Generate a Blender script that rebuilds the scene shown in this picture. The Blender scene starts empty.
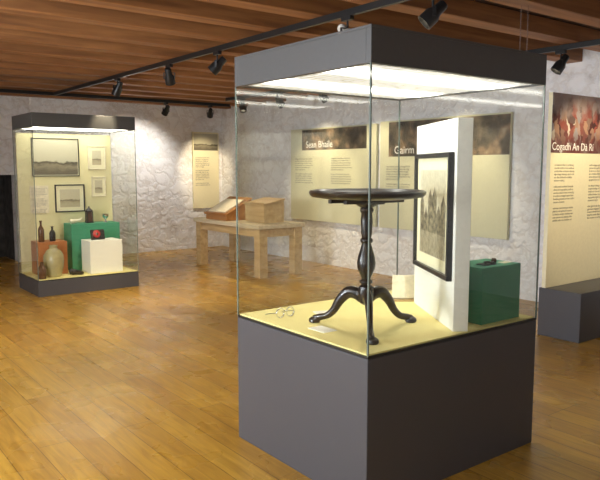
import bpy, bmesh, math, random
from mathutils import Vector, Matrix
random.seed(4)
scene=bpy.context.scene
COL=scene.collection

# ------------------------------------------------------------ materials
def newmat(name):
    m=bpy.data.materials.new(name); m.use_nodes=True
    nt=m.node_tree
    return m,nt,nt.nodes,nt.links,nt.nodes['Principled BSDF']
def mat(name,c,rough=.5,metal=0,bump=0,bscale=40,coat=0,var=0.0):
    m,nt,N,L,b=newmat(name)
    b.inputs['Base Color'].default_value=(*c,1)
    b.inputs['Roughness'].default_value=rough
    b.inputs['Metallic'].default_value=metal
    b.inputs['Coat Weight'].default_value=coat
    tc=N.new('ShaderNodeTexCoord')
    n=N.new('ShaderNodeTexNoise'); n.inputs['Scale'].default_value=bscale; n.inputs['Detail'].default_value=4
    L.new(tc.outputs['Object'],n.inputs['Vector'])
    if bump:
        bp=N.new('ShaderNodeBump'); bp.inputs['Strength'].default_value=bump; bp.inputs['Distance'].default_value=.01
        L.new(n.outputs['Fac'],bp.inputs['Height']); L.new(bp.outputs['Normal'],b.inputs['Normal'])
    r=N.new('ShaderNodeValToRGB')
    v=max(var,.03)
    r.color_ramp.elements[0].position=.3; r.color_ramp.elements[1].position=.7
    r.color_ramp.elements[0].color=(*[x*(1-v) for x in c],1)
    r.color_ramp.elements[1].color=(*[min(1,x*(1+v)) for x in c],1)
    L.new(n.outputs['Fac'],r.inputs['Fac']); L.new(r.outputs['Color'],b.inputs['Base Color'])
    return m
def woodmat(name,c1,c2,rough=.45,axis='X',scale=6,coat=0):
    m,nt,N,L,b=newmat(name)
    tc=N.new('ShaderNodeTexCoord'); mp=N.new('ShaderNodeMapping')
    s={'X':(.6,9,9),'Y':(9,.6,9),'Z':(9,9,.6)}[axis]
    mp.inputs['Scale'].default_value=s
    n=N.new('ShaderNodeTexNoise'); n.inputs['Scale'].default_value=scale*.3; n.inputs['Detail'].default_value=7; n.inputs['Distortion'].default_value=.6
    r=N.new('ShaderNodeValToRGB'); r.color_ramp.elements[0].position=.32; r.color_ramp.elements[1].position=.68
    r.color_ramp.elements[0].color=(*c1,1); r.color_ramp.elements[1].color=(*c2,1)
    L.new(tc.outputs['Object'],mp.inputs['Vector']); L.new(mp.outputs['Vector'],n.inputs['Vector'])
    L.new(n.outputs['Fac'],r.inputs['Fac']); L.new(r.outputs['Color'],b.inputs['Base Color'])
    bp=N.new('ShaderNodeBump'); bp.inputs['Strength'].default_value=.2; bp.inputs['Distance'].default_value=.004
    L.new(n.outputs['Fac'],bp.inputs['Height']); L.new(bp.outputs['Normal'],b.inputs['Normal'])
    b.inputs['Roughness'].default_value=rough; b.inputs['Coat Weight'].default_value=coat
    return m
def floormat():
    m,nt,N,L,b=newmat('oak_floor_boards')
    tc=N.new('ShaderNodeTexCoord'); sp=N.new('ShaderNodeSeparateXYZ'); cb=N.new('ShaderNodeCombineXYZ')
    L.new(tc.outputs['Object'],sp.inputs[0])
    L.new(sp.outputs['Y'],cb.inputs['X']); L.new(sp.outputs['X'],cb.inputs['Y'])
    br=N.new('ShaderNodeTexBrick'); br.offset=.37; br.offset_frequency=3
    br.inputs['Scale'].default_value=1; br.inputs['Brick Width'].default_value=2.3; br.inputs['Row Height'].default_value=.17
    br.inputs['Mortar Size'].default_value=.0022; br.inputs['Mortar Smooth'].default_value=.1
    br.inputs['Color1'].default_value=(.54,.315,.052,1); br.inputs['Color2'].default_value=(.42,.225,.036,1)
    br.inputs['Mortar'].default_value=(.15,.07,.015,1)
    L.new(cb.outputs[0],br.inputs['Vector'])
    mp=N.new('ShaderNodeMapping'); mp.inputs['Scale'].default_value=(1.2,14,1)
    L.new(cb.outputs[0],mp.inputs['Vector'])
    n=N.new('ShaderNodeTexNoise'); n.inputs['Scale'].default_value=2.2; n.inputs['Detail'].default_value=8; n.inputs['Distortion'].default_value=1.0
    L.new(mp.outputs[0],n.inputs['Vector'])
    r=N.new('ShaderNodeValToRGB'); r.color_ramp.elements[0].position=.3; r.color_ramp.elements[1].position=.7
    r.color_ramp.elements[0].color=(.74,.69,.60,1); r.color_ramp.elements[1].color=(1.12,1.12,1.1,1)
    L.new(n.outputs['Fac'],r.inputs['Fac'])
    mx=N.new('ShaderNodeMix'); mx.data_type='RGBA'; mx.blend_type='MULTIPLY'; mx.inputs[0].default_value=1
    L.new(br.outputs['Color'],mx.inputs[6]); L.new(r.outputs['Color'],mx.inputs[7])
    L.new(mx.outputs[2],b.inputs['Base Color'])
    n2=N.new('ShaderNodeTexNoise'); n2.inputs['Scale'].default_value=3
    L.new(tc.outputs['Object'],n2.inputs['Vector'])
    mr=N.new('ShaderNodeMapRange'); mr.inputs['To Min'].default_value=.20; mr.inputs['To Max'].default_value=.36
    L.new(n2.outputs['Fac'],mr.inputs['Value']); L.new(mr.outputs[0],b.inputs['Roughness'])
    bp=N.new('ShaderNodeBump'); bp.inputs['Strength'].default_value=.25; bp.inputs['Distance'].default_value=.003; bp.invert=True
    L.new(br.outputs['Fac'],bp.inputs['Height']); L.new(bp.outputs['Normal'],b.inputs['Normal'])
    return m
def stonemat():
    m,nt,N,L,b=newmat('whitewashed_rubble_stone')
    tc=N.new('ShaderNodeTexCoord')
    n=N.new('ShaderNodeTexNoise'); n.inputs['Scale'].default_value=5; n.inputs['Detail'].default_value=7
    n3=N.new('ShaderNodeTexNoise'); n3.inputs['Scale'].default_value=2.2; n3.inputs['Detail'].default_value=9; n3.inputs['Roughness'].default_value=.65
    for k in (n,n3): L.new(tc.outputs['Object'],k.inputs['Vector'])
    sc=N.new('ShaderNodeVectorMath'); sc.operation='SCALE'; sc.inputs['Scale'].default_value=.75
    L.new(n.outputs['Color'],sc.inputs[0])
    st=N.new('ShaderNodeMapping'); st.inputs['Scale'].default_value=(1,1,1.9); L.new(tc.outputs['Object'],st.inputs[0])
    va=N.new('ShaderNodeVectorMath'); va.operation='ADD'
    L.new(st.outputs[0],va.inputs[0]); L.new(sc.outputs[0],va.inputs[1])
    v=N.new('ShaderNodeTexVoronoi'); v.inputs['Scale'].default_value=2.6; v.feature='DISTANCE_TO_EDGE'
    L.new(va.outputs[0],v.inputs['Vector'])
    sm=N.new('ShaderNodeMapRange'); sm.interpolation_type='SMOOTHSTEP'; sm.inputs['From Min'].default_value=0; sm.inputs['From Max'].default_value=.25
    L.new(v.outputs['Distance'],sm.inputs['Value'])
    ad=N.new('ShaderNodeMath'); ad.operation='MULTIPLY_ADD'; ad.inputs[1].default_value=.5
    L.new(sm.outputs[0],ad.inputs[0]); L.new(n.outputs['Fac'],ad.inputs[2])
    bp=N.new('ShaderNodeBump'); bp.inputs['Strength'].default_value=.55; bp.inputs['Distance'].default_value=.045
    L.new(ad.outputs[0],bp.inputs['Height']); L.new(bp.outputs['Normal'],b.inputs['Normal'])
    r=N.new('ShaderNodeValToRGB'); r.color_ramp.elements[0].position=.32; r.color_ramp.elements[1].position=.45
    r.color_ramp.elements[0].color=(.76,.72,.69,1); r.color_ramp.elements[1].color=(.94,.94,.95,1)
    L.new(n3.outputs['Fac'],r.inputs['Fac'])
    r2=N.new('ShaderNodeValToRGB'); r2.color_ramp.elements[0].position=0; r2.color_ramp.elements[1].position=.35
    r2.color_ramp.elements[0].color=(.90,.88,.86,1); r2.color_ramp.elements[1].color=(1,1,1,1)
    L.new(sm.outputs[0],r2.inputs['Fac'])
    mx=N.new('ShaderNodeMix'); mx.data_type='RGBA'; mx.blend_type='MULTIPLY'; mx.inputs[0].default_value=1
    L.new(r.outputs['Color'],mx.inputs[6]); L.new(r2.outputs['Color'],mx.inputs[7]); L.new(mx.outputs[2],b.inputs['Base Color'])
    b.inputs['Roughness'].default_value=.85
    return m
def glassmat():
    m=bpy.data.materials.new('clear_sheet_glass'); m.use_nodes=True
    nt=m.node_tree; N=nt.nodes; L=nt.links; N.clear()
    o=N.new('ShaderNodeOutputMaterial'); t=N.new('ShaderNodeBsdfTransparent'); g=N.new('ShaderNodeBsdfGlossy')
    t.inputs['Color'].default_value=(.985,.992,.98,1); g.inputs['Roughness'].default_value=0.0
    lw=N.new('ShaderNodeLayerWeight'); lw.inputs['Blend'].default_value=.5
    p=N.new('ShaderNodeMath'); p.operation='POWER'; p.inputs[1].default_value=5
    L.new(lw.outputs['Facing'],p.inputs[0])
    a=N.new('ShaderNodeMath'); a.operation='MULTIPLY_ADD'; a.inputs[1].default_value=.96; a.inputs[2].default_value=.03
    L.new(p.outputs[0],a.inputs[0])
    mx=N.new('ShaderNodeMixShader'); L.new(a.outputs[0],mx.inputs[0]); L.new(t.outputs[0],mx.inputs[1]); L.new(g.outputs[0],mx.inputs[2])
    L.new(mx.outputs[0],o.inputs['Surface'])
    return m
def diffusermat(name,tube,base):
    # prismatic diffuser with two fluorescent tubes glowing through it
    m,nt,N,L,b=newmat(name)
    b.inputs['Base Color'].default_value=(.5,.5,.5,1)
    tc=N.new('ShaderNodeTexCoord'); sp=N.new('ShaderNodeSeparateXYZ'); L.new(tc.outputs['Generated'],sp.inputs[0])
    a=N.new('ShaderNodeMath'); a.operation='MULTIPLY'; a.inputs[1].default_value=2*math.pi; L.new(sp.outputs['Y'],a.inputs[0])
    s=N.new('ShaderNodeMath'); s.operation='SINE'; L.new(a.outputs[0],s.inputs[0])
    ab=N.new('ShaderNodeMath'); ab.operation='ABSOLUTE'; L.new(s.outputs[0],ab.inputs[0])
    p=N.new('ShaderNodeMath'); p.operation='POWER'; p.inputs[1].default_value=8; L.new(ab.outputs[0],p.inputs[0])
    t=N.new('ShaderNodeMath'); t.operation='MULTIPLY'; t.inputs[1].default_value=tube; L.new(p.outputs[0],t.inputs[0])
    ck=N.new('ShaderNodeTexVoronoi'); ck.inputs['Scale'].default_value=20; ck.inputs['Randomness'].default_value=.25
    L.new(tc.outputs['Object'],ck.inputs['Vector'])
    mr=N.new('ShaderNodeMapRange'); mr.inputs['From Min'].default_value=.15; mr.inputs['From Max'].default_value=.6
    mr.inputs['To Min'].default_value=base*1.5; mr.inputs['To Max'].default_value=base*.3
    L.new(ck.outputs['Distance'],mr.inputs['Value'])
    ad=N.new('ShaderNodeMath'); ad.operation='ADD'; L.new(t.outputs[0],ad.inputs[0]); L.new(mr.outputs[0],ad.inputs[1])
    L.new(ad.outputs[0],b.inputs['Emission Strength'])
    b.inputs['Emission Color'].default_value=(1,.97,.87,1)
    return m
def emis(name,c,s):
    m,nt,N,L,b=newmat(name); b.inputs['Emission Color'].default_value=(*c,1); b.inputs['Emission Strength'].default_value=s
    b.inputs['Base Color'].default_value=(*c,1)
    return m
def picmat(name,stops,scale=5,stretch=(1,1,1),rough=.5,dist=.7):
    m,nt,N,L,b=newmat(name)
    tc=N.new('ShaderNodeTexCoord'); mp=N.new('ShaderNodeMapping'); mp.inputs['Scale'].default_value=stretch
    n=N.new('ShaderNodeTexNoise'); n.inputs['Scale'].default_value=scale; n.inputs['Detail'].default_value=6; n.inputs['Distortion'].default_value=dist
    L.new(tc.outputs['Object'],mp.inputs[0]); L.new(mp.outputs[0],n.inputs['Vector'])
    r=N.new('ShaderNodeValToRGB')
    el=r.color_ramp.elements
    while len(el)<len(stops): el.new(.5)
    for e,(p,c) in zip(el,stops): e.position=p; e.color=(*c,1)
    L.new(n.outputs['Fac'],r.inputs['Fac']); L.new(r.outputs['Color'],b.inputs['Base Color'])
    b.inputs['Roughness'].default_value=rough
    return m
def skylinemat(name):
    # old town view: gabled buildings of different heights under a pale sky, street in front
    m,nt,N,L,b=newmat(name)
    tc=N.new('ShaderNodeTexCoord'); sp=N.new('ShaderNodeSeparateXYZ'); L.new(tc.outputs['Generated'],sp.inputs[0])
    k=N.new('ShaderNodeMath'); k.operation='MULTIPLY'; k.inputs[1].default_value=6; L.new(sp.outputs['X'],k.inputs[0])
    fl=N.new('ShaderNodeMath'); fl.operation='FLOOR'; L.new(k.outputs[0],fl.inputs[0])
    fr_=N.new('ShaderNodeMath'); fr_.operation='PINGPONG'; fr_.inputs[1].default_value=.5; L.new(k.outputs[0],fr_.inputs[0])
    wn=N.new('ShaderNodeTexWhiteNoise'); wn.noise_dimensions='1D'; L.new(fl.outputs[0],wn.inputs['W'])
    h=N.new('ShaderNodeMath'); h.operation='MULTIPLY_ADD'; h.inputs[1].default_value=.28; h.inputs[2].default_value=.45; L.new(wn.outputs['Value'],h.inputs[0])
    h2=N.new('ShaderNodeMath'); h2.operation='MULTIPLY_ADD'; h2.inputs[1].default_value=.22; L.new(fr_.outputs[0],h2.inputs[0]); L.new(h.outputs[0],h2.inputs[2])
    lt=N.new('ShaderNodeMath'); lt.operation='LESS_THAN'; L.new(sp.outputs['Z'],lt.inputs[0]); L.new(h2.outputs[0],lt.inputs[1])
    st=N.new('ShaderNodeMath'); st.operation='LESS_THAN'; st.inputs[1].default_value=.27; L.new(sp.outputs['Z'],st.inputs[0])
    n=N.new('ShaderNodeTexNoise'); n.inputs['Scale'].default_value=14; n.inputs['Detail'].default_value=6; L.new(tc.outputs['Generated'],n.inputs['Vector'])
    def ramp(a,c):
        r=N.new('ShaderNodeValToRGB'); r.color_ramp.elements[0].position=.35; r.color_ramp.elements[1].position=.65
        r.color_ramp.elements[0].color=(*a,1); r.color_ramp.elements[1].color=(*c,1); L.new(n.outputs['Fac'],r.inputs['Fac']); return r
    sky=ramp((.50,.46,.31),(.62,.58,.42)); bl=ramp((.05,.042,.025),(.32,.28,.17)); gr=ramp((.22,.19,.12),(.42,.37,.24))
    m1=N.new('ShaderNodeMix'); m1.data_type='RGBA'; L.new(lt.outputs[0],m1.inputs[0]); L.new(sky.outputs[0],m1.inputs[6]); L.new(bl.outputs[0],m1.inputs[7])
    m2=N.new('ShaderNodeMix'); m2.data_type='RGBA'; L.new(st.outputs[0],m2.inputs[0]); L.new(m1.outputs[2],m2.inputs[6]); L.new(gr.outputs[0],m2.inputs[7])
    L.new(m2.outputs[2],b.inputs['Base Color']); b.inputs['Roughness'].default_value=.35
    return m
def battlemat(name):
    m,nt,N,L,b=newmat(name)
    tc=N.new('ShaderNodeTexCoord')
    n=N.new('ShaderNodeTexNoise'); n.inputs['Scale'].default_value=9; n.inputs['Detail'].default_value=3
    L.new(tc.outputs['Object'],n.inputs['Vector'])
    sc=N.new('ShaderNodeVectorMath'); sc.operation='SCALE'; sc.inputs['Scale'].default_value=.18; L.new(n.outputs['Color'],sc.inputs[0])
    va=N.new('ShaderNodeVectorMath'); va.operation='ADD'; L.new(tc.outputs['Object'],va.inputs[0]); L.new(sc.outputs[0],va.inputs[1])
    mp=N.new('ShaderNodeMapping'); mp.inputs['Scale'].default_value=(1.6,.01,1); L.new(va.outputs[0],mp.inputs[0])
    v=N.new('ShaderNodeTexVoronoi'); v.inputs['Scale'].default_value=10; L.new(mp.outputs[0],v.inputs['Vector'])
    s=N.new('ShaderNodeSeparateColor'); L.new(v.outputs['Color'],s.inputs[0])
    r=N.new('ShaderNodeValToRGB'); r.color_ramp.interpolation='LINEAR'
    st=[(0,(.03,.015,.012)),(.22,(.14,.03,.02)),(.4,(.30,.07,.045)),(.55,(.10,.07,.06)),(.7,(.42,.24,.15)),(.85,(.25,.23,.24)),(1,(.62,.55,.45))]
    el=r.color_ramp.elements
    while len(el)<len(st): el.new(.5)
    for e,(p,c) in zip(el,st): e.position=p; e.color=(*c,1)
    L.new(s.outputs[0],r.inputs['Fac'])
    sp=N.new('ShaderNodeSeparateXYZ'); L.new(tc.outputs['Generated'],sp.inputs[0])
    sk=N.new('ShaderNodeMath'); sk.operation='MULTIPLY_ADD'; sk.inputs[1].default_value=.9; L.new(n.outputs['Fac'],sk.inputs[0]); L.new(sp.outputs['Z'],sk.inputs[2])
    mr=N.new('ShaderNodeMapRange'); mr.inputs['From Min'].default_value=1.05; mr.inputs['From Max'].default_value=1.35; mr.inputs['To Max'].default_value=.8
    L.new(sk.outputs[0],mr.inputs['Value'])
    mx=N.new('ShaderNodeMix'); mx.data_type='RGBA'; L.new(mr.outputs[0],mx.inputs[0]); L.new(r.outputs['Color'],mx.inputs[6]); mx.inputs[7].default_value=(.42,.33,.30,1)
    mr2=N.new('ShaderNodeMapRange'); mr2.inputs['From Min'].default_value=.15; mr2.inputs['From Max'].default_value=.4; mr2.inputs['To Min'].default_value=.75; mr2.inputs['To Max'].default_value=0
    L.new(sp.outputs['Z'],mr2.inputs['Value'])
    mx2=N.new('ShaderNodeMix'); mx2.data_type='RGBA'; L.new(mr2.outputs[0],mx2.inputs[0]); L.new(mx.outputs[2],mx2.inputs[6]); mx2.inputs[7].default_value=(.10,.03,.025,1)
    L.new(mx2.outputs[2],b.inputs['Base Color']); b.inputs['Roughness'].default_value=.55
    return m
def landscapemat(name,sky,hill,ground,zh,ink):
    m,nt,N,L,b=newmat(name)
    tc=N.new('ShaderNodeTexCoord'); sp=N.new('ShaderNodeSeparateXYZ'); L.new(tc.outputs['Generated'],sp.inputs[0])
    n=N.new('ShaderNodeTexNoise'); n.inputs['Scale'].default_value=5; n.inputs['Detail'].default_value=6
    L.new(tc.outputs['Generated'],n.inputs['Vector'])
    a=N.new('ShaderNodeMath'); a.operation='MULTIPLY_ADD'; a.inputs[1].default_value=.35; L.new(n.outputs['Fac'],a.inputs[0]); L.new(sp.outputs['Z'],a.inputs[2])
    r=N.new('ShaderNodeValToRGB'); el=r.color_ramp.elements
    st=[(0,ground),(zh,ground),(zh+.12,hill),(zh+.22,ink),(zh+.27,sky),(1,sky)]
    while len(el)<len(st): el.new(.5)
    for e,(p,c) in zip(el,st): e.position=min(p,1); e.color=(*c,1)
    L.new(a.outputs[0],r.inputs['Fac']); L.new(r.outputs['Color'],b.inputs['Base Color'])
    b.inputs['Roughness'].default_value=.4
    return m

M={}
M['floor']=floormat(); M['stone']=stonemat(); M['glass']=glassmat()
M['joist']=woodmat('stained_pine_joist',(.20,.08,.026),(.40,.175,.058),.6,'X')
M['boards']=woodmat('ceiling_boards_shade_tone',(.030,.012,.005),(.07,.028,.011),.7,'Y')  # near-black tone paints in the shade of the gaps between joists
M['grey']=mat('charcoal_painted_mdf',(.068,.067,.074),.45,bump=.03,bscale=200)
M['greyhood']=mat('charcoal_painted_hood',(.085,.085,.082),.4)
M['deck']=mat('cream_yellow_fabric_deck',(.87,.77,.33),.8,bump=.1,bscale=300)
M['deck2']=mat('cream_fabric_back',(.74,.68,.38),.8,bump=.1,bscale=300)
M['seam']=mat('silicone_glass_seam',(.16,.20,.17),.25)
M['black']=mat('black_metal',(.012,.012,.012),.4)
M['mahog']=woodmat('dark_mahogany',(.005,.003,.003),(.014,.007,.005),.32,'Z',coat=.2)
M['white']=mat('white_painted_board',(.86,.85,.76),.6)
M['cream']=mat('cream_graphic_panel',(.85,.78,.52),.55)
M['cream2']=mat('pale_green_cream_panel',(.70,.69,.48),.55)
M['green']=mat('green_painted_plinth',(.05,.28,.16),.55)
M['orange']=mat('orange_painted_plinth',(.42,.15,.045),.55)
M['oak']=woodmat('oak_table_wood',(.40,.26,.11),(.58,.42,.22),.4,'Y')
M['oakd']=woodmat('brown_box_wood',(.28,.11,.03),(.44,.21,.065),.35,'Y')
M['oaktop']=woodmat('pale_oak_table_top',(.50,.42,.28),(.68,.58,.42),.4,'Y')
M['paper']=mat('aged_paper',(.75,.68,.50),.8,var=.12)
M['mount']=mat('cream_picture_mount',(.80,.75,.50),.8)
M['textdark']=mat('printed_text_dark',(.20,.18,.14),.7)
M['textwhite']=mat('printed_text_white',(.9,.9,.85),.7)
M['glaze']=mat('salt_glazed_stoneware',(.42,.37,.19),.25,coat=.6,var=.2,bscale=8)
M['brownglass']=mat('brown_bottle_glaze',(.10,.045,.02),.15,coat=.6)
M['leather']=mat('black_leather',(.015,.013,.012),.45,bump=.2)
M['silver']=mat('silver',(.75,.75,.75),.2,metal=1)
M['soot']=mat('sooty_stone',(.07,.065,.06),.95,bump=.6,bscale=8,var=.4)
M['red']=mat('red_enamel',(.45,.03,.03),.4)
M['photo_grey']=landscapemat('sepia_landscape_photo',(.50,.47,.33),(.26,.23,.15),(.14,.12,.08),.30,(.06,.05,.03))
M['photo_small']=landscapemat('sepia_drawing_print',(.58,.53,.36),(.42,.36,.22),(.50,.44,.28),.35,(.2,.16,.09))
M['photo_dark']=picmat('dark_street_photo',[(.3,(.02,.015,.01)),(.48,(.10,.08,.05)),(.6,(.28,.19,.11)),(.75,(.5,.42,.28))],6,(1,1.0,1),dist=.1)
M['photo_red']=battlemat('battle_painting_print')
M['engraving']=skylinemat('town_view_print')
M['lampglow']=emis('lamp_glow',(1,.85,.6),14)
M['whitepl']=mat('white_enamel_lamp',(.7,.66,.58),.35)
M['pane']=glassmat()

# ------------------------------------------------------------ builders
def root(name,loc=(0,0,0),rz=0):
    e=bpy.data.objects.new(name,None); e.empty_display_size=.1
    e.location=loc; e.rotation_euler=(0,0,rz); COL.objects.link(e); return e
def addmesh(name,verts,faces,m,parent=None,loc=(0,0,0),rot=(0,0,0),smooth=False,bevel=0):
    me=bpy.data.meshes.new(name); me.from_pydata([tuple(v) for v in verts],[],faces); me.validate(); me.update()
    bm=bmesh.new(); bm.from_mesh(me); bmesh.ops.recalc_face_normals(bm,faces=bm.faces); bm.to_mesh(me); bm.free()
    me.materials.append(m)
    if smooth:
        for p in me.polygons: p.use_smooth=True
    o=bpy.data.objects.new(name,me); COL.objects.link(o)
    o.location=loc; o.rotation_euler=rot
    if parent: o.parent=parent
    if bevel:
        b=o.modifiers.new('bevel','BEVEL'); b.width=bevel; b.segments=2; b.limit_method='ANGLE'
    return o
BF=[(0,1,2,3),(4,7,6,5),(0,4,5,1),(1,5,6,2),(2,6,7,3),(3,7,4,0)]
def bv(x0,x1,y0,y1,z0,z1):
    return [(x0,y0,z0),(x1,y0,z0),(x1,y1,z0),(x0,y1,z0),(x0,y0,z1),(x1,y0,z1),(x1,y1,z1),(x0,y1,z1)]
def box(name,x0,x1,y0,y1,z0,z1,m,parent=None,bevel=0,loc=(0,0,0),rot=(0,0,0)):
    return addmesh(name,bv(x0,x1,y0,y1,z0,z1),BF,m,parent,loc,rot,bevel=bevel)
def boxes(name,lst,m,parent=None,bevel=0,loc=(0,0,0),rot=(0,0,0)):
    V=[];F=[]
    for b in lst:
        k=len(V); V+=bv(*b); F+=[tuple(i+k for i in f) for f in BF]
    return addmesh(name,V,F,m,parent,loc,rot,bevel=bevel)
def lathe(name,prof,m,parent=None,loc=(0,0,0),rot=(0,0,0),seg=40):
    V=[];F=[]
    for r,z in prof:
        for i in range(seg):
            a=2*math.pi*i/seg; V.append((max(r,1e-4)*math.cos(a),max(r,1e-4)*math.sin(a),z))
    for j in range(len(prof)-1):
        for i in range(seg):
            F.append((j*seg+i,j*seg+(i+1)%seg,(j+1)*seg+(i+1)%seg,(j+1)*seg+i))
    F.append(tuple(range(seg))[::-1]); F.append(tuple((len(prof)-1)*seg+i for i in range(seg)))
    o=addmesh(name,V,F,m,parent,loc,rot,smooth=True)
    e=o.modifiers.new('es','EDGE_SPLIT'); e.split_angle=math.radians(40)
    return o
def sweep(name,pts,rad,m,parent=None,loc=(0,0,0),rot=(0,0,0),seg=14,flat=1.0):
    P=[Vector(p) for p in pts]
    Q=[];R=[]
    n=len(P)
    for i in range(n-1):
        p0=P[max(i-1,0)];p1=P[i];p2=P[i+1];p3=P[min(i+2,n-1)]
        for k in range(6):
            t=k/6
            Q.append(.5*((2*p1)+(-p0+p2)*t+(2*p0-5*p1+4*p2-p3)*t*t+(-p0+3*p1-3*p2+p3)*t**3)); R.append(rad[i]*(1-t)+rad[i+1]*t)
    Q.append(P[-1]);R.append(rad[-1])
    V=[];F=[]
    ref=None
    for i,q in enumerate(Q):
        d=(Q[min(i+1,len(Q)-1)]-Q[max(i-1,0)]).normalized()
        if ref is None:
            ref=Vector((0,1,0)) if abs(d.y)<.9 else Vector((1,0,0))
        a=(ref-d*ref.dot(d)).normalized(); b=d.cross(a); ref=a
        for s in range(seg):
            an=2*math.pi*s/seg; V.append(q+(a*math.cos(an)*flat+b*math.sin(an))*R[i])
    for i in range(len(Q)-1):
        for s in range(seg):
            F.append((i*seg+s,i*seg+(s+1)%seg,(i+1)*seg+(s+1)%seg,(i+1)*seg+s))
    F.append(tuple(range(seg))[::-1]); F.append(tuple((len(Q)-1)*seg+i for i in range(seg)))
    return addmesh(name,V,F,m,parent,loc,rot,smooth=True)
def text(name,body,size,m,parent,loc,rot,align='LEFT',space=1.1):
    c=bpy.data.curves.new(name,'FONT'); c.body=body; c.size=size; c.align_x=align; c.extrude=.0005; c.space_line=space
    c.materials.append(m)
    o=bpy.data.objects.new(name,c); COL.objects.link(o); o.location=loc; o.rotation_euler=rot; o.parent=parent
    return o
def lines(n,w,seed=1):
    rr=random.Random(seed); out=[]
    for i in range(n):
        s=''
        L=w if (i%6)!=5 else int(w*.6)
        while len(s)<L: s+=''.join(rr.choice('aeioutrsnlmdchg') for _ in range(rr.randint(2,9)))+' '
        out.append(s[:L])
        if i%6==5: out.append('')
    return '\n'.join(out)
H=math.pi/2

# ------------------------------------------------------------ room shell
X0,X1,Y0,Y1,ZC=-1.8,6.9,-2.2,11.6,2.84
box('floor',X0-.3,X1+.3,Y0-.3,Y1+1.0,-.1,0,M['floor'])
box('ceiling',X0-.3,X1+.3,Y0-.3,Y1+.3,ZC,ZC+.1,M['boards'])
js=[];y=Y0+.3
while y<Y1-.1:
    js.append((X0,X1,y-.09,y+.09,2.70,ZC)); y+=.60
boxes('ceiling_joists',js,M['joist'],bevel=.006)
boxes('wall_back',[(3.0,X1,Y1,Y1+.3,0,ZC),(X0,1.7,Y1,Y1+.3,0,ZC),(1.7,3.0,Y1,Y1+.3,1.45,ZC)],M['stone'])
boxes('fireplace_recess',[(1.62,1.7,Y1+.3,Y1+.9,0,1.53),(3.0,3.08,Y1+.3,Y1+.9,0,1.53),(1.62,3.08,Y1+.9,Y1+.98,0,1.53),(1.7,3.0,Y1+.3,Y1+.9,1.45,1.53)],M['soot'])
box('wall_right',X1,X1+.3,Y0-.3,Y1+.3,0,ZC,M['stone'])
box('wall_front',X0-.3,X1+.3,Y0-.3,Y0,0,ZC,M['stone'])
wins=[(-1.7,-.3),(1.0,2.4),(3.6,5.0)]  # unseen windows, added to let cool light into the closed room
L=[];prev=Y0
for a,b in wins:
    L.append((X0-.3,X0,prev,a,0,ZC)); L.append((X0-.3,X0,a,b,0,.85)); L.append((X0-.3,X0,a,b,2.3,ZC)); prev=b
L.append((X0-.3,X0,prev,Y1+.3,0,ZC))
boxes('wall_left',L,M['stone'])
for i,(a,b) in enumerate(wins):
    w=root('added_window_%d'%(i+1),(X0-.2,(a+b)/2,.85)); h=(b-a)/2
    boxes('sash_frame',[(-.03,.03,-h,-h+.06,0,1.45),(-.03,.03,h-.06,h,0,1.45),(-.03,.03,-h,h,0,.06),(-.03,.03,-h,h,1.39,1.45),(-.02,.02,-.02,.02,.06,1.39),(-.02,.02,-h+.06,h-.06,.70,.74)],M['white'],w)
    box('pane',-.004,.004,-h+.05,h-.05,.05,1.40,M['pane'],w)
    ld=bpy.data.lights.new('daylight_fill','AREA'); ld.shape='RECTANGLE'; ld.size=1.4; ld.size_y=1.4; ld.energy=[40,85,380][i]; ld.color=(.86,.90,1)  # fill lamp behind each added window, lifts the walls
    lo=bpy.data.objects.new('daylight_fill',ld); COL.objects.link(lo); lo.parent=w; lo.location=(-.2,0,.72); lo.rotation_euler=(0,-H,0)

# ------------------------------------------------------------ display case builder
def display_case(name,x0,y0,w,d,zb,zg,zt,em,split=None):
    c=root(name,(x0,y0,0))
    box('plinth_base',0,w,0,d,0,zb-.012,M['grey'],c,bevel=.004)
    box('shadow_trim',.0,w,.0,d,zb-.010,zb,M['black'],c)
    box('deck',.012,w-.012,.012,d-.012,zb,zb+.008,M['deck'],c)
    t=.01
    boxes('glass_panels',[(0,w,0,t,zb,zg+.02),(0,w,d-t,d,zb,zg+.02),(0,t,t+.0005,d-t-.0005,zb,zg+.02),(w-t,w,t+.0005,d-t-.0005,zb,zg+.02)],M['glass'],c)
    s=.006
    boxes('corner_seams',[(-.001,s,-.001,s,zb,zg),(w-s,w+.001,-.001,s,zb,zg),(-.001,s,d-s,d+.001,zb,zg),(w-s,w+.001,d-s,d+.001,zb,zg)],M['seam'],c)
    f=.03; e=.002
    boxes('hood',[(-e,w+e,-e,f,zg,zt-.012),(-e,w+e,d-f,d+e,zg,zt-.012),(-e,f,f,d-f,zg,zt-.012),(w-f,w+e,f,d-f,zg,zt-.012),(-e,w+e,-e,d+e,zt-.012,zt)],M['greyhood'],c,bevel=.002)
    box('light_diffuser',f,w-f,f,d-f,zg+.008,zg+.014,em,c)
    return c
case1=display_case('glass_display_case',2.0,2.12,1.29,1.085,.724,2.005,2.165,diffusermat('prismatic_light_diffuser',15,.85))
case2=display_case('glass_display_case',2.34,8.27,1.29,.86,.20,2.045,2.215,diffusermat('prismatic_light_diffuser_far',11,.9))

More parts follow.
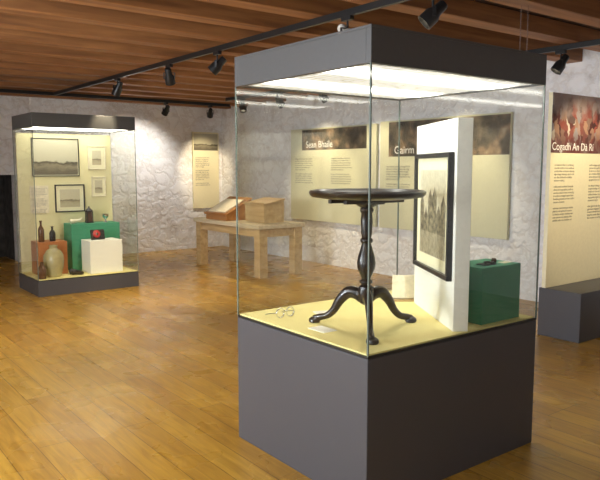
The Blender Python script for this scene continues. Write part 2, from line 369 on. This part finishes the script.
# ---- main case contents
DZ=.732
tb=root('tripod_pedestal_table',(2.335,2.494,DZ),0)
lathe('round_top',[(0,.694),(.255,.694),(.262,.706),(.272,.716),(.288,.717),(.296,.708),(.293,.695),(.28,.683),(.2,.672),(0,.668)],M['mahog'],tb,seg=72)
boxes('cleats',[(-.2,.2,-.07,-.045,.652,.672),(-.2,.2,.045,.07,.652,.672),(-.065,.065,-.065,.065,.645,.668)],M['mahog'],tb,bevel=.004)
lathe('turned_pillar',[(0,.125),(.02,.128),(.036,.14),(.04,.17),(.041,.20),(.036,.222),(.022,.232),(.034,.243),(.034,.252),(.022,.262),(.032,.285),(.045,.315),(.048,.345),(.042,.38),(.030,.42),(.024,.445),(.032,.455),(.032,.465),(.024,.475),(.028,.50),(.031,.56),(.028,.60),(.035,.61),(.035,.62),(.028,.628),(.052,.64),(.058,.65),(0,.652)],M['mahog'],tb)
fa=math.atan2(2.23-2.494,2.137-2.335)
for k in range(3):
    a=fa+k*2*math.pi/3
    sweep('cabriole_leg_%d'%(k+1),[(.02,0,.165),(.06,0,.185),(.105,0,.18),(.15,0,.135),(.185,0,.08),(.225,0,.045),(.27,0,.032),(.305,0,.024)],[.034,.034,.031,.026,.021,.018,.018,.015],M['mahog'],tb,rot=(0,0,a),flat=.75)
    lathe('pad_foot_%d'%(k+1),[(0,.0),(.026,.0),(.032,.008),(.030,.02),(.018,.03),(0,.032)],M['mahog'],tb,loc=(.30*math.cos(a),.30*math.sin(a),0),seg=20)

ang=math.atan2(.85,.527)
pb=root('partition_board',(2.64,2.175,DZ),ang)
box('board',0,.74,-.08,0,0,1.075,M['white'],pb,bevel=.003)
fr=root('framed_picture',(2.64,2.175,0),ang)
def frame(parent,x0,x1,z0,z1,y0,sgn,fw,mf,mm,mi,mw,dep=.022):
    def bb(a,b,c,d,e0,e1): 
        ys=sorted((y0+sgn*e0,y0+sgn*e1)); return (a,b,ys[0],ys[1],c,d)
    boxes('frame_moulding',[bb(x0,x1,z0,z0+fw,.001,dep),bb(x0,x1,z1-fw,z1,.001,dep),bb(x0,x0+fw,z0+fw,z1-fw,.001,dep),bb(x1-fw,x1,z0+fw,z1-fw,.001,dep)],mf,parent,bevel=.003)
    box('mount',*bb(x0+fw,x1-fw,z0+fw,z1-fw,.001,dep*.4),mm,parent)
    box('print',*bb(x0+fw+mw,x1-fw-mw,z0+fw+mw,z1-fw-mw,dep*.4,dep*.45),mi,parent)
frame(fr,.03,.68,.985,1.64,0,1,.026,M['black'],M['mount'],M['engraving'],.065,.03)

gp=root('green_plinth',(2.87,2.175,DZ))
box('block',0,.335,0,.235,0,.305,M['green'],gp,bevel=.003)
tk=root('trinket_group',(2.95,2.22,DZ+.305))
boxes('tray',[(0,.10,0,.06,0,.006)],M['leather'],tk,bevel=.002)
lathe('pot',[(0,0),(.012,0),(.016,.01),(.013,.022),(.009,.026),(0,.026)],M['brownglass'],tk,loc=(.14,.05,0),seg=20)
sweep('coil',[(.03,.02,.011),(.05,.045,.012),(.08,.035,.011),(.09,.012,.010),(.06,.01,.011)],[.005]*5,M['leather'],tk)
box('card',.17,.24,.0,.045,0,.002,M['paper'],tk)
bk=root('open_book',(3.02,2.86,DZ),math.radians(-35))
boxes('stand',[(-.09,.09,.0,.06,0,.012)],M['oak'],bk,bevel=.002)
for s in (-1,1):
    boxes('pages_%s'%('a' if s<0 else 'b'),[(min(0,s*.085),max(0,s*.085),-.012,.006,0,.15)],M['paper'],bk,bevel=.004,loc=(0,.02,.013),rot=(math.radians(-22),0,s*math.radians(12)))
sp=root('wire_spectacles',(2.16,2.96,DZ))
for s in (-1,1):
    pts=[(s*.034+.026*math.cos(t*math.pi/4),0,.029+.026*math.sin(t*math.pi/4)) for t in range(9)]
    sweep('rim_%s'%('l' if s<0 else 'r'),pts,[.0035]*9,M['silver'],sp,seg=6)
    sweep('arm_%s'%('l' if s<0 else 'r'),[(s*.06,0,.03),(s*.06,.05,.02),(s*.058,.11,.004)],[.0035]*3,M['silver'],sp,seg=6)
sweep('bridge',[(-.009,0,.032),(0,0,.038),(.009,0,.032)],[.0035]*3,M['silver'],sp,seg=6)
cd=root('label_card',(2.34,2.90,DZ),math.radians(-20))
boxes('card',[(0,.12,0,.08,0,.004)],M['white'],cd)
cd=root('label_card',(2.10,2.55,DZ))
box('card',0,.09,0,.13,0,.003,M['white'],cd)

# ---- second case contents
Z2=.208
bpn=root('exhibit_backboard',(2.36,9.06,Z2))
box('board',0,1.25,0,.03,0,1.80,M['deck2'],bpn)
pf=9.06
def wallpic(x0,x1,z0,z1,mf,mi,fw,mw,n='framed_picture'):
    r=root(n,(0,pf,0)); frame(r,x0,x1,z0,z1,0,-1,fw,mf,M['mount'],mi,mw,.018)
wallpic(2.54,3.16,1.45,1.95,M['black'],M['photo_grey'],.012,.008)
wallpic(3.28,3.53,1.54,1.86,M['paper'],M['photo_small'],.012,.05)
wallpic(3.32,3.52,1.17,1.44,M['paper'],M['photo_small'],.012,.035)
wallpic(2.82,3.22,.97,1.34,M['leather'],M['photo_small'],.016,.05)
lb=root('text_label',(2.50,pf,.97)); box('card',0,.24,-.006,-.001,0,.36,M['paper'],lb)
text('copy',lines(16,26,5),.018,M['textdark'],lb,(.02,-.0065,.32),(H,0,0))
box('orange_plinth',0,.36,0,.32,0,.42,M['orange'],None,.003,loc=(2.45,8.60,Z2))
box('green_plinth',0,.66,0,.30,0,.62,M['green'],None,.003,loc=(2.91,8.72,Z2))
box('white_plinth',0,.43,0,.32,0,.42,M['white'],None,.003,loc=(3.02,8.36,Z2))
lathe('stoneware_jar',[(0,0),(.075,0),(.09,.02),(.115,.12),(.125,.20),(.118,.27),(.085,.33),(.05,.355),(.045,.375),(.055,.385),(.055,.395),(.035,.395),(.03,.36),(0,.35)],M['glaze'],None,loc=(2.59,8.46,Z2))
lathe('brown_jar',[(0,0),(.045,0),(.05,.02),(.055,.08),(.05,.14),(.025,.17),(.02,.2),(.026,.21),(0,.21)],M['brownglass'],None,loc=(2.415,8.36,Z2),seg=24)
for (x,h,mm) in ((2.52,.27,'brownglass'),(2.66,.19,'leather')):
    lathe('glass_bottle',[(0,0),(.034,0),(.038,.01),(.038,h*.55),(.030,h*.66),(.014,h*.76),(.013,h*.93),(.017,h*.95),(.017,h),(0,h)],M[mm],None,loc=(x,8.70,Z2+.42),seg=24)
sh=root('leather_shoes',(2.79,8.40,Z2))
for s in (0,.08):
    sweep('shoe',[(0,s,.035),(.04,s,.04),(.09,s,.028),(.13,s,.022),(.15,s,.02)],[.03,.034,.026,.022,.012],M['leather'],sh)
ln=root('carriage_lantern',(3.20,8.85,Z2+.621))
box('foot',-.045,.045,-.045,.045,0,.02,M['leather'],ln,.003)
boxes('posts',[(x-.005,x+.005,y-.005,y+.005,.02,.15) for x in(-.036,.036) for y in (-.036,.036)],M['leather'],ln)
box('candle_glass',-.03,.03,-.03,.03,.02,.15,M['brownglass'],ln)
lathe('cap',[(0,.15),(.05,.15),(.052,.16),(.02,.195),(.01,.2),(.01,.22),(0,.22)],M['leather'],ln,seg=20)
r=root('oval_badge_box',(3.18,8.48,Z2+.429))
box('case_back',-.09,.09,0,.03,0,.13,M['leather'],r,.004,rot=(math.radians(-15),0,0))
lathe('badge',[(0,0),(.045,0),(.05,.006),(.04,.01),(0,.012)],M['red'],r,loc=(-.02,.014,.07),rot=(H-math.radians(15),0,0),seg=24)
lathe('badge_centre',[(0,0),(.018,0),(.014,.008),(0,.009)],M['silver'],r,loc=(-.02,.004,.07),rot=(H-math.radians(15),0,0),seg=24)
r=root('pewter_cup',(3.42,8.84,Z2+.621)); lathe('bowl',[(0,0),(.03,0),(.01,.015),(.01,.04),(.04,.07),(.045,.11),(.04,.11),(.03,.07),(0,.06)],M['silver'],r,seg=24)
r=root('powder_horn',(3.01,8.80,Z2+.62)); sweep('horn',[(-.08,0,.03),(-.02,0,.035),(.04,.01,.045),(.08,.01,.075)],[.03,.026,.016,.006],M['paper'],r)

# ------------------------------------------------------------ side table with lectern and box
t=root('oak_exhibit_table',(5.2,7.75,0))
box('top',0,.82,0,1.9,.70,.76,M['oaktop'],t,bevel=.006)
boxes('legs',[(.03,.17,.03,.17,0,.70),(.65,.79,.03,.17,0,.70),(.03,.17,1.73,1.87,0,.70),(.65,.79,1.73,1.87,0,.70)],M['oak'],t,bevel=.006)
boxes('apron',[(.05,.07,.17,1.73,.58,.70),(.75,.77,.17,1.73,.58,.70),(.17,.65,.05,.07,.58,.70),(.17,.65,1.83,1.85,.58,.70)],M['oak'],t,bevel=.003)
def wedge(name,x0,y0,z0,w,d,h1,h2,m,book=False):
    r=root(name,(x0,y0,z0))
    V=[(0,0,0),(w,0,0),(w,d,0),(0,d,0),(0,0,h1),(w,0,h2),(w,d,h2),(0,d,h1)]
    addmesh('carcase',V,BF,m,r,bevel=.006)
    a=math.atan2(h2-h1,w); l=math.hypot(w,h2-h1)
    boxes('lid',[(-.02,l+.01,-.02,d+.02,.002,.022),(-.02,0,-.02,d+.02,.022,.04)],m,r,.004,loc=(0,0,h1),rot=(0,-a,0))
    if book:
        for k,(ya,yb,tl) in enumerate(((.06,d/2,.06),(d/2,d-.06,-.06))):
            box('page_block_%d'%k,.03,l-.10,ya,yb,.024,.045,M['paper'],r,.006,loc=(0,0,h1),rot=(0,-a,0))
        box('book_cover',.02,l-.09,.05,d-.05,.022,.026,M['oakd'],r,loc=(0,0,h1),rot=(0,-a,0))
wedge('book_lectern',5.26,8.72,.76,.46,.62,.08,.32,M['oakd'],True)
wedge('document_box',5.46,8.0,.76,.36,.5,.26,.33,M['oak'])

# ------------------------------------------------------------ graphic panels
def wallpanel(name,ya,yb,z0,z1,zi,mi,title,seed,inset=(0,1),cols=2):
    r=root(name,(X1,ya,0))
    d=yb-ya
    box('board',-.06,-.02,d,0,z0,z1,M['cream2'],r,bevel=.002)
    boxes('battens',[(-.02,-.001,d*.9,d*.85,z0+.1,z1-.1),(-.02,-.001,d*.15,d*.1,z0+.1,z1-.1)],M['white'],r)
    box('photo_print',-.062,-.060,d*inset[1],d*inset[0],zi,z1-.02,mi,r)
    text('title',title,.15,M['textwhite'],r,(-.0632,d*(inset[0]+.05),zi+.04),(H,0,-H))
    for k in range(cols):
        text('copy_%d'%k,lines(11,34,seed+k),.032,M['textdark'],r,(-.0612,d*(.06+k*.9/cols),zi-.15),(H,0,-H))
wallpanel('interpretation_panel',9.2,7.12,.70,2.2,1.85,M['photo_dark'],'Sean Bhaile',11,(.15,.9),2)
wallpanel('interpretation_panel',7.04,4.85,.70,2.22,1.72,M['photo_dark'],'Gairm Do Phobal',21,(.08,1),2)
r=root('back_interpretation_panel',(6.24,Y1,0))  # interpretation panel fixed to the back wall on battens
box('board',0,.57,-.05,-.01,.78,2.25,M['cream'],r,.002)
boxes('battens',[(.08,.12,-.01,-.001,.9,2.1),(.45,.49,-.01,-.001,.9,2.1)],M['white'],r)
box('photo_print',.02,.55,-.052,-.05,1.9,2.22,M['photo_grey'],r)
text('copy',lines(14,22,2),.032,M['textdark'],r,(.05,-.0515,1.75),(H,0,0))
r=root('freestanding_graphic_panel',(5.53,3.13,0))
box('plinth',0,1.36,0,.42,0,.45,M['grey'],r,.004)
box('board',0.01,1.36,.36,.40,.45,2.24,M['cream'],r,.002)
box('battle_print',0.01,1.36,.357,.36,1.70,2.24,M['photo_red'],r)
text('title','Cogadh An Dà Rí',.100,M['textwhite'],r,(.02,.3555,1.725),(H,0,0))
text('copy_a',lines(17,30,31),.026,M['textdark'],r,(.08,.3595,1.58),(H,0,0))
text('copy_b',lines(17,30,33),.026,M['textdark'],r,(.68,.3595,1.58),(H,0,0))

# ------------------------------------------------------------ tracks & spots
def track(x0,x1,y0,y1):
    box('lighting_track',x0,x1,y0,y1,2.65,2.699,M['black'],None,.003)
track(3.285,3.32,.2,10.42)
track(2.0,6.4,10.43,10.465)
track(5.80,5.835,.5,9.6)
track(.5,.535,.2,9.6)  # unseen track, added to carry fill spots
def spot(x,y,target,energy,size=48,color=(1,.83,.57),blend=.7,mb='black'):
    r=root('track_spotlight',(x,y,2.65))
    box('adapter',-.02,.02,-.05,.05,-.03,0,M['black'],r,.003)
    lathe('stem',[(0,-.09),(.008,-.09),(.008,-.03),(0,-.03)],M['black'],r,seg=12)
    c=Vector((0,0,-.13)); d=(Vector(target)-(Vector((x,y,2.65))+c)).normalized()
    q=d.to_track_quat('Z','Y').to_euler()
    boxes('yoke',[(-.062,-.056,-.01,.01,-.15,-.085),(.056,.062,-.01,.01,-.15,-.085),(-.062,.062,-.01,.01,-.09,-.084)],M['black'],r,rot=(0,0,math.atan2(d.y,d.x)-H))
    lathe('head',[(0,-.10),(.028,-.10),(.034,-.09),(.036,-.03),(.052,.0),(.054,.075),(.048,.075),(.042,.02),(0,.018)],M[mb],r,loc=c,rot=q,seg=24)
    lathe('lamp',[(0,.019),(.036,.019),(.030,.03),(0,.032)],M['lampglow'],r,loc=c,rot=q,seg=20)
    l=bpy.data.lights.new('beam','SPOT'); l.energy=energy; l.color=color; l.spot_size=math.radians(size); l.spot_blend=blend; l.shadow_soft_size=.04
    o=bpy.data.objects.new('beam',l); COL.objects.link(o); o.parent=r; o.location=c+d*.08
    o.rotation_euler=d.to_track_quat('-Z','Y').to_euler()
spot(3.30,8.0,(3.0,9.0,1.0),35,50)
spot(3.30,3.75,(3.3,1.0,0),65,100,mb='whitepl')
spot(3.30,2.94,(1.2,4.6,0),90,80)
spot(3.30,5.6,(1.4,7.5,0),150,85)
spot(3.30,6.6,(4.6,8.0,0),165,85)
spot(5.15,10.448,(5.0,11.6,1.3),95,100,(1,.94,.86))
spot(6.0,10.448,(6.5,11.6,1.5),105,50)
spot(5.817,8.1,(6.9,8.3,1.4),100,75)
spot(5.817,7.1,(6.9,7.0,1.4),65,75)
spot(5.817,5.5,(6.9,5.6,1.4),85,75)
spot(5.817,9.1,(5.6,8.3,.7),105,60)
spot(5.817,2.3,(6.1,3.49,1.4),120,65)
spot(5.817,3.6,(4.4,4.6,0),120,80)
spot(.517,1.2,(1.0,2.8,0),50,90)  # from here on: unseen spots on the added track, as ambient fill
spot(.517,3.2,(1.3,4.5,0),50,90)
spot(.517,6.2,(2.2,8.0,0),85,90)

boxes('ceiling_suspension_wires',[(4.2,4.204,2.92,2.924,2.30,2.70),(4.24,4.244,2.89,2.894,2.30,2.70),(4.19,4.255,2.885,2.93,2.285,2.30)],M['silver'])

w=bpy.data.worlds.new('World'); scene.world=w; w.use_nodes=True
w.node_tree.nodes['Background'].inputs[0].default_value=(.7,.8,1,1); w.node_tree.nodes['Background'].inputs[1].default_value=.8

cd=bpy.data.cameras.new('Camera'); cam=bpy.data.objects.new('Camera',cd); COL.objects.link(cam)
cam.location=(0,0,1.56)
f=Vector((.6074*.9943,.7944*.9943,-.107))
cam.rotation_euler=f.to_track_quat('-Z','Y').to_euler()
cd.lens=40.14; cd.sensor_width=36; cd.clip_start=.05
scene.camera=cam
scene.view_settings.view_transform='Standard'
scene.view_settings.exposure=0
